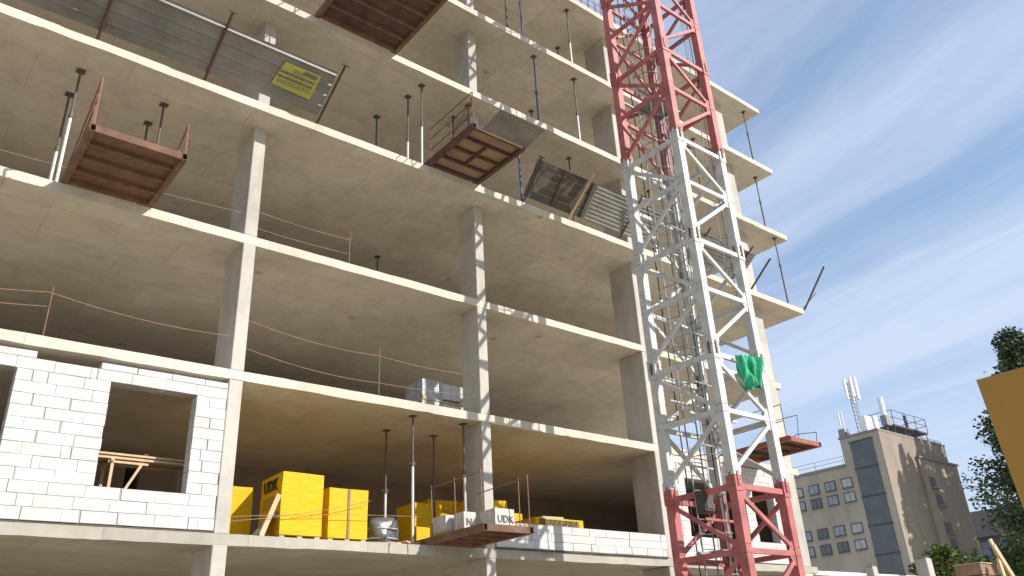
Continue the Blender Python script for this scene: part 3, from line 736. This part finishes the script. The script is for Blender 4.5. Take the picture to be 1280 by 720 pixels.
# apex order: BL->FL->FR->BR->BL ; face a->b has its diagonals meet on b at mid height
faces = [(3, 0), (0, 1), (1, 2), (2, 3)]
outn = [(-1, 0), (0, -1), (1, 0), (0, 1)]
for i in range(len(J) - 1):
    z0, z1 = J[i], J[i+1]; zm = (z0+z1)/2
    if i == 0: zm = (z0 + z1) / 2
    mat = 'tower_white' if 2 <= i < 5 else 'tower_red'
    s = bpy.data.objects.new('mast_section', None); COL.objects.link(s); s.parent = mast; s.location = (0, 0, z0)
    for (x, y) in corners:
        mb = MB().box(x, x+L, y, y+L, z0+.004, z1-.004)
        # joint collars: thickened leg ends
        e = .018
        mb.box(x-e, x+L+e, y-e, y+L+e, z1-.30, z1-.006).box(x-e, x+L+e, y-e, y+L+e, z0+.006, z0+.16)
        nleg = len(mb.f)
        for zz in (z1-.2, z1-.08, z0+.09, zm-.08, zm+.08):
            for q in (.05, .14):
                ee = .03 if abs(zz-zm) > .3 else .012
                mb.box(x+q-.008, x+q+.008, y-.012, y+.002, zz-.008, zz+.008) if ee < .02 else mb.box(x+q-.008, x+q+.008, y-.030, y-.016, zz-.008, zz+.008)
                mb.box(x-.012, x+.002, y+q-.008, y+q+.008, zz-.008, zz+.008) if ee < .02 else mb.box(x-.030, x-.016, y+q-.008, y+q+.008, zz-.008, zz+.008)
        lg = mb.build('leg', mat, s)
        lg.data.materials.append(MATS['bolt'])
        for pf in lg.data.polygons: pf.material_index = 1 if pf.index >= nleg else 0
        lug = MB(); q = random.uniform(.0, .05)
        lug.box(x+.04+q, x+.085+q, y-.04, y-e-.002, z1-.2, z1+.07)
        lug.build('joint_lug', 'rust' if mat == 'tower_white' else mat, s)
        MB().box(x-.04, x-e-.002, y+.06, y+.105, z1-.19, z1+.06).build('joint_lug', 'rust' if mat == 'tower_white' and random.random() < .6 else mat, s)
    for (a, b), (nx, ny) in zip(faces, outn):
        A = Vector((*ctr[a], 0)); B = Vector((*ctr[b], 0)); dd = (B-A).normalized(); o = Vector((nx, ny, 0)) * (L/2 - .05)
        A1 = A + dd*L*.45 + o; B1 = B - dd*L*.45 + o
        Zv = lambda z: Vector((0, 0, z))
        MB().bar(A1+Zv(z1-.36), B1+Zv(zm+.06), .085, .06, (nx, ny, 0)).build('diagonal_brace', mat, s)
        MB().bar(A1+Zv(z0+.16), B1+Zv(zm-.14), .085, .06, (nx, ny, 0)).build('diagonal_brace', mat, s)
        MB().bar(A1+Zv(zm-.04), B1+Zv(zm-.04), .07, .10, (0, 0, 1)).build('horizontal_strut', mat, s)
        MB().bar(A1+Zv(z1-.2), B1+Zv(z1-.2), .07, .11, (0, 0, 1)).build('horizontal_strut', mat, s)
        oo = Vector((nx, ny, 0))*(L/2+.002); th = Vector((nx, ny, 0))*.012
        def gus(P, d, z, w, h, cut):
            q = [P + Zv(z-h), P + d*w*cut + Zv(z-h), P + d*w + Zv(z-h*.3), P + d*w + Zv(z+h*.3), P + d*w*cut + Zv(z+h), P + Zv(z+h)]
            MB().prism([p - th for p in q], [p for p in q]).build('gusset_plate', mat, s)
        gus(A + dd*(L/2-.02) + oo - th*2.2, dd, z1-.27, .17, .18, .3)
        gus(B - dd*(L/2-.02) + oo - th*2.2, -dd, zm-.04, .19, .24, .3)
        gus(A + dd*(L/2-.02) + oo - th*2.2, dd, z0+.15, .13, .12, .4)
# ladder with cage hoops inside the mast, stair landing, cables, boxes
def ladder(x, y, z0, z1, mat, cage=True):
    mb = MB()
    for s_ in (-.2, .2): mb.tube([(x+s_, y, z0), (x+s_, y, z1)], .018, 6)
    z = z0 + .15
    while z < z1: mb.tube([(x-.2, y, z), (x+.2, y, z)], .011, 5); z += .3
    o = mb.build('ladder', mat, mast)
    if cage:
        mb = MB(); z = z0 + .5
        while z < z1:
            mb.tube([(x + .34*math.cos(a)*1.0, y - .05 - .55*math.sin(a), z) for a in [k*math.pi/10 for k in range(11)]], .012, 5); z += .8
        for a in (.25, .5, .75): mb.tube([(x + .34*math.cos(a*math.pi), y-.05-.55*math.sin(a*math.pi), z0+.5), (x + .34*math.cos(a*math.pi), y-.05-.55*math.sin(a*math.pi), z1-.1)], .009, 5)
        mb.build('ladder_cage', mat, o)
ladder(TX+.75, TY+1.45, .2, 15.0, 'grey_steel')
ladder(TX+1.35, TY+1.35, 9.6, 16.0, 'grey_steel', False)
ladder(TX+.75, TY+1.45, 15.2, 26.0, 'grey_steel')
mb = MB()
for s_ in (0, .16): mb.tube([(TX+1.72, TY+.32+s_, 9.0), (TX+1.72, TY+.32+s_, 27.0)], .012, 5)
z = 9.05
while z < 27: mb.tube([(TX+1.72, TY+.32, z), (TX+1.72, TY+.48, z+.05)], .006, 4); z += .09
mb.build('cable_tray', 'grey_steel', mast)
lp = MB().box(14.12, 15.0, -4.2, -3.5, 15.0, 15.03); lp.box(14.12, 14.16, -4.2, -3.5, 14.93, 14.999).box(14.96, 15.0, -4.2, -3.5, 14.93, 14.999)
lp.bar((13.5, -4.15, 14.96), (15.2, -4.15, 14.96), .05).bar((13.5, -3.55, 14.96), (15.2, -3.55, 14.96), .05)
lp.build('landing', 'grey_steel', mast)
lp = MB().box(14.3, 14.95, -4.7, -3.9, 6.35, 6.37).bar((13.5, -4.3, 6.33), (15.1, -4.3, 6.33), .05); lp.build('landing', 'tower_white', mast)
lp = MB().box(13.9, 14.9, -4.3, -3.6, 3.55, 3.57).bar((13.5, -4.0, 3.52), (15.1, -4.0, 3.52), .05); lp.build('landing', 'grey_steel', mast)
# more pale tubing inside the mast (broken hoops and brackets)
for z in (5.6, 7.0, 8.2, 9.4, 10.9, 12.2):
    mb = MB(); mb.tube([(TX+.35, TY+1.5, z), (TX+.5, TY+.95, z+.1), (TX+1.1, TY+.9, z+.05), (TX+1.25, TY+1.5, z)], .014, 5)
    mb.bar((TX+.3, TY+1.55, z-.2), (TX+1.5, TY+1.55, z-.2), .05, .03)
    mb.build('cable_bracket', 'tower_white', mast)
c = Vector(at(879, 628, -4.3))
mb = MB().box(c.x-.17, c.x+.15, -4.45, -4.25, c.z-.22, c.z+.2); mb.build('electrical_box', 'bolt', mast)
MB().box(c.x-.1, c.x+.1, -4.47, -4.452, c.z-.15, c.z+.1).build('box_lid', 'oldboard', mast)
MB().bar((TX+.2, -4.2, c.z-.3), (TX+1.6, -4.2, c.z-.3), .05).build('box_rail', 'tower_red', mast)
for k in range(3):
    x = TX + .95 + k*.12
    MB().tube([(x, -4.05+.05*k, .3), (x+.02, -4.05+.05*k, 9 + 4*k)], .016, 6).build('power_cable', ('cable', 'galv', 'grey_steel')[k], mast)
# yellow-black hanging cable in front of the mast side
a = at(772, 5, -3.1) + Vector((0, 0, 5)); b = Vector((a.x + .1, a.y, .3))
o = MB().tube([a + (b-a)*(i/24) + Vector((random.uniform(-.01, .01), 0, 0)) for i in range(25)], .016, 6).build('hanging_cable', 'cable'); tag(o, 'thin black cable hanging straight down beside the mast', 'cable')
# green net cloth on the mast
mb = MB(); n, m = 34, 26
P0 = at(921, 443, -5.32); P1 = at(953, 448, -5.32); P2 = at(950, 482, -5.32); P3 = at(934, 487, -5.32)
for i in range(n+1):
    for k in range(m+1):
        u, v = i/n, k/m
        p = P0.lerp(P1, u).lerp(P3.lerp(P2, u), v)
        f = .16*math.sin(u*19 + 2.6*v + .8*math.sin(5*v)) * (.35+.65*v) + .08*math.sin(u*34+v*5)
        mb.v.append((p.x + .02*math.sin(v*9+u*7), p.y + f*.7 - .06*v*(1-v), p.z + (.05*math.sin(u*12)+.03*math.sin(u*41))*v*v))
for i in range(n):
    for k in range(m): mb.f.append((i*(m+1)+k, (i+1)*(m+1)+k, (i+1)*(m+1)+k+1, i*(m+1)+k+1))
o = mb.build('net_cloth', 'green', smooth=True); tag(o, 'crumpled bright green netting hung on the crane mast', 'netting')
sm = o.modifiers.new('thick', 'SOLIDIFY'); sm.thickness = .006

# ------------------------------------------------------------------ beige building on the right
BX, BY = 113.0, 40.0
old = thing('old_office_building', 'beige block with a dark glazed stair strip and antennas on its roof', 'building', (BX+10, BY+10, 0))
HT = 30.0
MB().box(BX, BX+20.4, BY, BY+5.9, 0, HT).build('stair_tower', 'oldwall', old)
MB().box(BX+.05, BX+20, BY+5.905, BY+30, 0, 26.0).build('rear_wing', 'oldwall', old)
MB().box(BX-.15, BX+20.6, BY-.15, BY+6.05, HT, HT+.3).build('roof_coping', 'oldwall_trim', old)
MB().box(BX-.15, BX+20.2, BY+6.06, BY+30.2, 26.0, 26.4).build('roof_coping', 'oldwall_trim', old)
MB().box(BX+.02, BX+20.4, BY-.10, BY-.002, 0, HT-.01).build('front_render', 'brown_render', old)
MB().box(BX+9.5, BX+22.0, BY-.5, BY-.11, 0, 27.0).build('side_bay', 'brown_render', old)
MB().box(BX+9.4, BX+22.2, BY-.75, BY+.0-.01, 27.0, 27.25).build('roof_coping', 'oldwall_trim', old)
# glazed stair strip: panels with rails
zs = [29.2, 25.3, 21.3, 17.3, 13.4, 9.5, 5.6, 1.5]
for a, b in zip(zs[1:], zs[:-1]):
    f = MB().box(BX-.10, BX-.01, BY+1.0, BY+4.45, a+.12, b-.12).build('stair_window', 'stair_glass', old)
    mb = MB().box(BX-.16, BX-.0, BY+.9, BY+4.55, b-.12, b+.08)
    for k in range(0): pass
    mb.build('window_rail', 'frame_dark', f)
# windows of the wing: pairs of rows
def window(y, zt, w=1.6, h=1.28, kind='glass'):
    fr = MB().box(BX-.03, BX+.03, y-w/2-.08, y+w/2+.08, zt-h-.08, zt+.08).build('window', 'frame_dark', old)
    MB().box(BX-.06, BX-.035, y-w/2+.06, y-.03, zt-h+.06, zt-.06).box(BX-.06, BX-.035, y+.03, y+w/2-.06, zt-h+.06, zt-.06).build('pane', kind, fr)
    MB().box(BX-.22, BX-.0, y-w/2-.12, y+w/2+.12, zt-h-.17, zt-h-.1).build('sill', 'oldwall_trim', fr)
for zt in (24.35, 22.35, 18.0, 15.75, 11.4, 9.1, 4.8, 2.6):
    for k in range(6): window(46.25 + k*2.72, zt, kind=random.choice(('glass', 'glass', 'stair_glass', 'curtain')))
# recessed openings with dark ledges in the sunlit side
for (zt, x) in ((24.4, 11.2), (21.9, 11.9), (17.9, 12.3), (15.6, 12.8), (9.5, 13)):
    f = MB().box(BX+x, BX+x+1.9, BY-.55, BY-.505, zt-1.5, zt).build('window', 'frame_dark', old)
    MB().box(BX+x-.2, BX+x+2.2, BY-1.1, BY-.505, zt-1.75, zt-1.6).build('ledge', 'oldwall_trim', f)
MB().box(BX+5.2, BX+5.35, BY-.12, BY-.0, 1, 29).build('drain_pipe', 'grey_steel', old)
# roof railings
def railing(name, pts, h, parent, mat='frame_dark', r=.04, step=2.0):
    mb = MB()
    for a, b in zip(pts[:-1], pts[1:]):
        a = Vector(a); b = Vector(b); n = max(1, int((b-a).length/step))
        for i in range(n+1):
            p = a.lerp(b, i/n); mb.tube([p, p+Vector((0, 0, h))], r, 5)
        for f in (1, .5): mb.tube([a+Vector((0, 0, h*f)), b+Vector((0, 0, h*f))], r, 5)
    return mb.build(name, mat, parent)
railing('roof_railing', [(BX+.1, BY+6.2, 26.4), (BX+.1, BY+29, 26.4)], 1.2, old, 'grey_steel', .035, 4)
railing('roof_railing', [(BX+10, BY+.2, 30.3), (BX+20.2, BY+.2, 30.3)], .5, old, 'frame_dark', .04)
# platform with railing on the roof
pf = thing('roof_platform', 'dark steel platform with railings on the roof of the beige building', 'platform', (BX+14, BY+3, 30.3))
MB().box(BX+9, BX+19.8, BY+1.5, BY+5.2, 32.3, 32.55).build('deck', 'frame_dark', pf)
mb = MB()
for x in (9.3, 12.5, 16, 19.5):
    for y in (1.7, 5.0): mb.tube([(BX+x, BY+y, 30.0), (BX+x, BY+y, 32.3)], .07, 6)
mb.build('stand', 'frame_dark', pf)
railing('guard_rail', [(BX+9, BY+5.2, 32.55), (BX+9, BY+1.5, 32.55), (BX+19.8, BY+1.5, 32.55), (BX+19.8, BY+5.2, 32.55)], 2.2, pf, 'frame_dark', .05, 3.2)
MB().tube([(BX+16.5, BY+3, 32.55), (BX+16.4, BY+3, 35.3)], .28, 8).build('equipment', 'frame_dark', pf)
def panel_antenna(mb, x, y, z0, z1, w=.55, d=.25): mb.box(x-w/2, x+w/2, y-d/2, y+d/2, z0, z1)
an = thing('cell_antenna_mast', 'tall lattice mast with white panel antennas on the beige building', 'antenna mast', (115.9, 43.5, 30.3))
mb = MB()
for s in ((-.35, -.3), (.35, -.3), (0, .4)): mb.tube([(115.3+s[0], 43.5+s[1], 30.3), (114.9+s[0]*.8, 43.5+s[1]*.8, 38.6)], .06, 6)
for k in range(13):
    z = 30.6+k*.62
    mb.tube([(114.95, 43.2, z), (115.65, 43.2, z+.55)], .035, 5).tube([(115.6, 43.2, z+.1), (115.3, 43.9, z+.5)], .035, 5)
mb.build('lattice_pole', 'grey_steel', an)
for dx, dy, z0, z1 in ((-1.75, -.3, 35.5, 38.6), (-1.0, -.9, 35.9, 38.9), (.1, -1.0, 35.7, 39.1), (.95, -.6, 35.8, 39.0), (1.2, .5, 35.6, 38.6)):
    mb = MB(); panel_antenna(mb, 114.9+dx, 43.5+dy, z0, z1); mb.build('panel_antenna', 'antenna', an)
MB().bar((113.1, 43.2, 36.2), (116.2, 43.0, 36.2), .1).bar((113.1, 43.2, 38.0), (116.2, 43.0, 38.0), .1).bar((114.9, 43.5, 36.2), (114.9, 42.5, 36.2), .1).build('mounting_frame', 'grey_steel', an)
an = thing('roof_antenna', 'pair of slim antennas at the left roof corner of the beige building', 'antenna', (113.6, 45.5, 30.3))
for dx, dz in ((0, 33.2), (.9, 33.4)):
    MB().tube([(113.3+dx, 45.4, 30.3), (113.3+dx, 45.4, 31.4)], .08, 6).build('stand', 'grey_steel', an); MB().tube([(113.3+dx, 45.4, 31.2), (113.3+dx, 45.4, 34.3)], .12, 8).build('rod', 'antenna', an)
MB().box(113.1, 114.5, 44.9, 45.9, 30.3, 31.5).build('equipment_box', 'grey_steel', an)
an = thing('roof_antenna', 'thick white upright antenna on the front roof corner of the beige building', 'antenna', (120.6, 42, 30.3))
MB().tube([(120.5, 42, 30.3), (120.5, 42, 33.7)], .14, 8).build('stand', 'frame_dark', an)
MB().box(119.9, 121.3, 41.5, 42.4, 32.2, 33.7).build('mounting_frame', 'grey_steel', an)
MB().tube([(120.5, 42, 33.7), (120.5, 42, 36.6)], .42, 10).build('radome', 'antenna', an)
for x0, x1, h, lab in ((112.9+.3, 115.1, 32.6, 'wide white equipment cabinet on the roof below the antenna mast'), (115.9, 116.9, 33.0, 'narrow white equipment cabinet on the roof right of the antenna mast')):
    o = MB().box(x0, x1, 41.4, 42.4, 30.32, h).build('equipment_cabinet', 'antenna', bevel=.03); tag(o, lab, 'cabinet')

# far building with dark roof
far = thing('distant_building', 'low dark roofed building with blue windows behind the trees at right', 'building', (160, 50, 0))
fx = 150.0
q0 = atx(1206, 638, fx); q1 = atx(1252, 632, fx); q2 = atx(1260, 657, fx)
ya, yb = q1.y - 3, q0.y + 14
MB().box(fx+.6, fx+22, ya+.3, yb, 0, 17.5).build('wall', 'oldwall', far)
MB().box(fx, fx+22.4, ya, yb+.3, 17.6, 22.0).build('roof', 'roof_dark', far)
MB().box(fx-.1, fx+22.6, ya-.1, yb+.4, 17.45, 17.75).build('eave', 'frame_dark', far)
y = ya + .8
while y < yb - 2:
    f = MB().box(fx+.45, fx+.59, y, y+2.2, 13.3, 17.2).build('window', 'frame_dark', far)
    MB().box(fx+.40, fx+.44, y+.12, y+2.08, 13.45, 17.05).build('pane', 'blue_glass', f)
    y += 2.6
# overhead lines
for k, dz in enumerate((0, 1.1)):
    a = at(1196, 606+k*3.5, 60); b = at(1290, 606+k*3.5, 25)
    o = MB().tube(sag(a, b, .3), .05, 5).build('power_line', 'cable'); tag(o, ('upper' if k == 0 else 'lower') + ' thin overhead wire right of the beige building', 'wire', 'overhead wires')

# ------------------------------------------------------------------ trees
def leaves(mb, centres, per, spread, size, squash=.8):
    for c, rad in centres:
        for _ in range(per):
            v = Vector((random.gauss(0, 1), random.gauss(0, 1), random.gauss(0, squash)))
            if v.length > 1.7: v *= 1.7/v.length*random.uniform(.6, 1)
            p = Vector(c) + v * rad * spread
            a = Vector((random.uniform(-1, 1), random.uniform(-1, 1), random.uniform(-.6, .6))).normalized()
            b = a.cross(Vector((random.uniform(-1, 1), random.uniform(-1, 1), random.uniform(-1, 1)))).normalized()
            s = size*random.uniform(.6, 1.3)
            mb.quad(p-a*s-b*s*.5, p+a*s-b*s*.5, p+a*s*.8+b*s*.5, p-a*s*.8+b*s*.5)
def tree(x, y, h, r, label, kind='round', mat='leaf', group=None, cat='tree', name='tree', nclump=60, per=60, size=.16):
    t = thing(name, label, cat, (x, y, 0), group)
    tr = MB(); cen = []
    tr.tube([(x, y, -.1), (x+.1, y, h*.35), (x+.05, y+.1, h*.72)], r*.09+.06, 8, .05)
    if kind == 'round':
        for k in range(nclump):
            th = random.uniform(0, 2*math.pi); u = random.uniform(-1, 1); rr = random.uniform(.35, 1)**.6
            f = math.sqrt(1-u*u)
            c = (x + r*rr*f*math.cos(th), y + r*rr*f*math.sin(th), h*.62 + h*.38*u*rr)
            cen.append((c, r*.24))
            if k % 5 == 0: tr.tube([(x, y, h*.35+random.uniform(0, h*.2)), Vector((x, y, h*.5)).lerp(Vector(c), .5), c], .05, 5, .015)
    elif kind == 'column':
        for k in range(nclump):
            f = random.uniform(.04, 1); w = r*(.45+.9*math.sin(math.pi*min(1, f*.9+.08))**.7)*(1 if f < .85 else (1-f)/.15*.8+.2)
            th = random.uniform(0, 2*math.pi); q = random.uniform(.2, 1)**.5
            cen.append(((x+w*q*math.cos(th), y+w*q*math.sin(th), h*f), r*.33))
    elif kind == 'pine':
        for k in range(nclump):
            f = random.uniform(.34, 1); w = r*(1.08-f)*random.uniform(.5, 1.15)
            th = random.uniform(0, 2*math.pi)
            e = Vector((x+w*math.cos(th), y+w*math.sin(th), h*f + w*.22)); s0 = Vector((x, y, h*f - w*.1))
            tr.tube([s0, s0.lerp(e, .6), e], .07, 5, .02)
            for q in (.45, .65, .82, 1.0): cen.append((s0.lerp(e, q) + Vector((0, 0, .15)), r*.085))
    tr.build('trunk', 'bark', t)
    mb = MB(); leaves(mb, cen, per, 1.0, size, .8 if kind != 'column' else 1.4); mb.build('crown', mat, t)
    return t
PGp = 'tall poplars beside the beige building'
# row of poplars off to the right: only their shadow falls on the beige building in the photo
for k, (dx, h) in enumerate(((-2.4, 36), (-.2, 40), (2.2, 39.5), (4.6, 38), (6.6, 45), (9.0, 43.5), (11.4, 46), (13.8, 45), (16.2, 45))):
    tree(128.2+dx, 20.5+random.uniform(-.8, .8)-k*.2, h, 1.38, 'tall narrow poplar in the row that shades the beige building', 'column', 'leaf', PGp, nclump=230, per=44, size=.26)
tree(63.4, 5.0, 21.3, 7.0, 'dark pine tree behind the big yellow package at the right edge', 'pine', 'needle', None, 'tree', 'pine_tree', 85, 80, .13)
tree(46.2, 6.0, 6.35, 1.45, 'bushy green tree in front of the beige building', 'round', 'leaf_yellow', None, 'tree', 'leafy_tree', 70, 110, .10)
tree(50.5, 6.2, 6.2, 1.2, 'smaller green tree right of the bushy one at the bottom edge', 'round', 'leaf', None, 'tree', 'leafy_tree', 50, 90, .10)
for px, py, y, r_, lab in ((1266, 668, 13, 2.0, 'green tree in front of the distant dark roofed building'), (1290, 628, 9, 2.4, 'broad green tree at the right edge under the pine'), (1228, 698, 12, 1.3, 'low green tree right of the bushy one at the foot of the beige building')):
    p = at(px, py, y); tree(p.x, y, p.z, r_, lab, 'round', 'leaf', None, 'tree', 'leafy_tree', nclump=80, per=90, size=.13)

# ------------------------------------------------------------------ low wall, posts, crates, planks, big yellow package
o = MB().box(24.05, 34, .2, .5, 0, 3.82).build('boundary_wall', 'rough_concrete'); tag(o, 'low pale wall continuing right from the building at the bottom edge', 'wall')
MB().box(24.05, 34.05, .12, .58, 3.823, 3.95, .004).build('wall_coping', 'white_paint', o)
def post(px, py, w, y, label):
    p = at(px, py, y)
    t = thing('concrete_post', label, 'post', (p.x, y, 0), 'concrete posts at the bottom right')
    MB().box(p.x-w/2, p.x+w/2, y-w/2, y+w/2, 0, p.z-.05, .01).build('shaft', 'rough_concrete', t, bevel=.02)
    MB().box(p.x-w*.35, p.x+w*.45, y-w*.4, y+w*.4, p.z-.05, p.z-.02).build('cap_plate', 'grey_steel', t)
    MB().tube([(p.x-w*.3, y, p.z-.05), (p.x-w*.32, y, p.z+.12)], .012, 5).tube([(p.x+w*.2, y, p.z-.05), (p.x+w*.25, y, p.z+.1)], .012, 5).build('starter_bar', 'rebar', t)
post(1088, 707, .28, -.6, 'slim concrete post with a cap plate at the low wall')
post(1153, 697, .42, -.6, 'thick broken concrete post with steel plate in front of the bushy tree')
CG = 'wooden crates stacked at the bottom right'
for k, lab in enumerate(('wooden crate at the bottom of the stack at lower right', 'wooden crate in the middle of the stack at lower right', 'weathered wooden crate on top of the stack beside leaning planks')):
    z0 = k*.92
    t = thing('wooden_crate', lab, 'crate', (14.27, -8.8, z0), CG)
    mb = MB()
    for q in range(5):
        za = z0 + .02 + q*.18
        mb.box(14.05, 14.64, -9.0, -8.975, za, za+.165).box(14.05, 14.64, -8.62, -8.595, za, za+.165)
        mb.box(14.025, 14.05, -9.0, -8.6, za, za+.165).box(14.64, 14.665, -9.0, -8.6, za, za+.165)
    mb.build('slats', 'plywood', t)
    MB().box(14.01, 14.68, -9.02, -8.58, z0+.905, z0+.918).build('lid', 'wood', t)
for k, (px, py, qx, qy, lab) in enumerate(((1237, 674, 1262, 722, 'longest pale plank leaning at the lower right corner'), (1242, 682, 1268, 724, 'second pale plank leaning close beside the longest plank'), (1248, 700, 1256, 724, 'short plank leaning between the crate and the long planks'))):
    a = at(px, py, -9.05 - k*.06); b = at(qx, qy, -9.12 - k*.06); e = b + (b-a).normalized()*((b.z-.02)/max(.05, (a.z-b.z)/(a-b).length))
    o = MB().bar(a, e, .10, .035, (0, 1, 0)).build('plank', 'wood'); tag(o, lab, 'plank', 'planks leaning at the lower right')
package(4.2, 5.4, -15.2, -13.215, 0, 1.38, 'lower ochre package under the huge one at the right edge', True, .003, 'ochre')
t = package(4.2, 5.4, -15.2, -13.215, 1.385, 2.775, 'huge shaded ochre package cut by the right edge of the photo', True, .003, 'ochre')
for o in t.children:          # the upper package leans a little towards the street
    for v in o.data.vertices: v.co.y += (v.co.z - 1.39) * .055
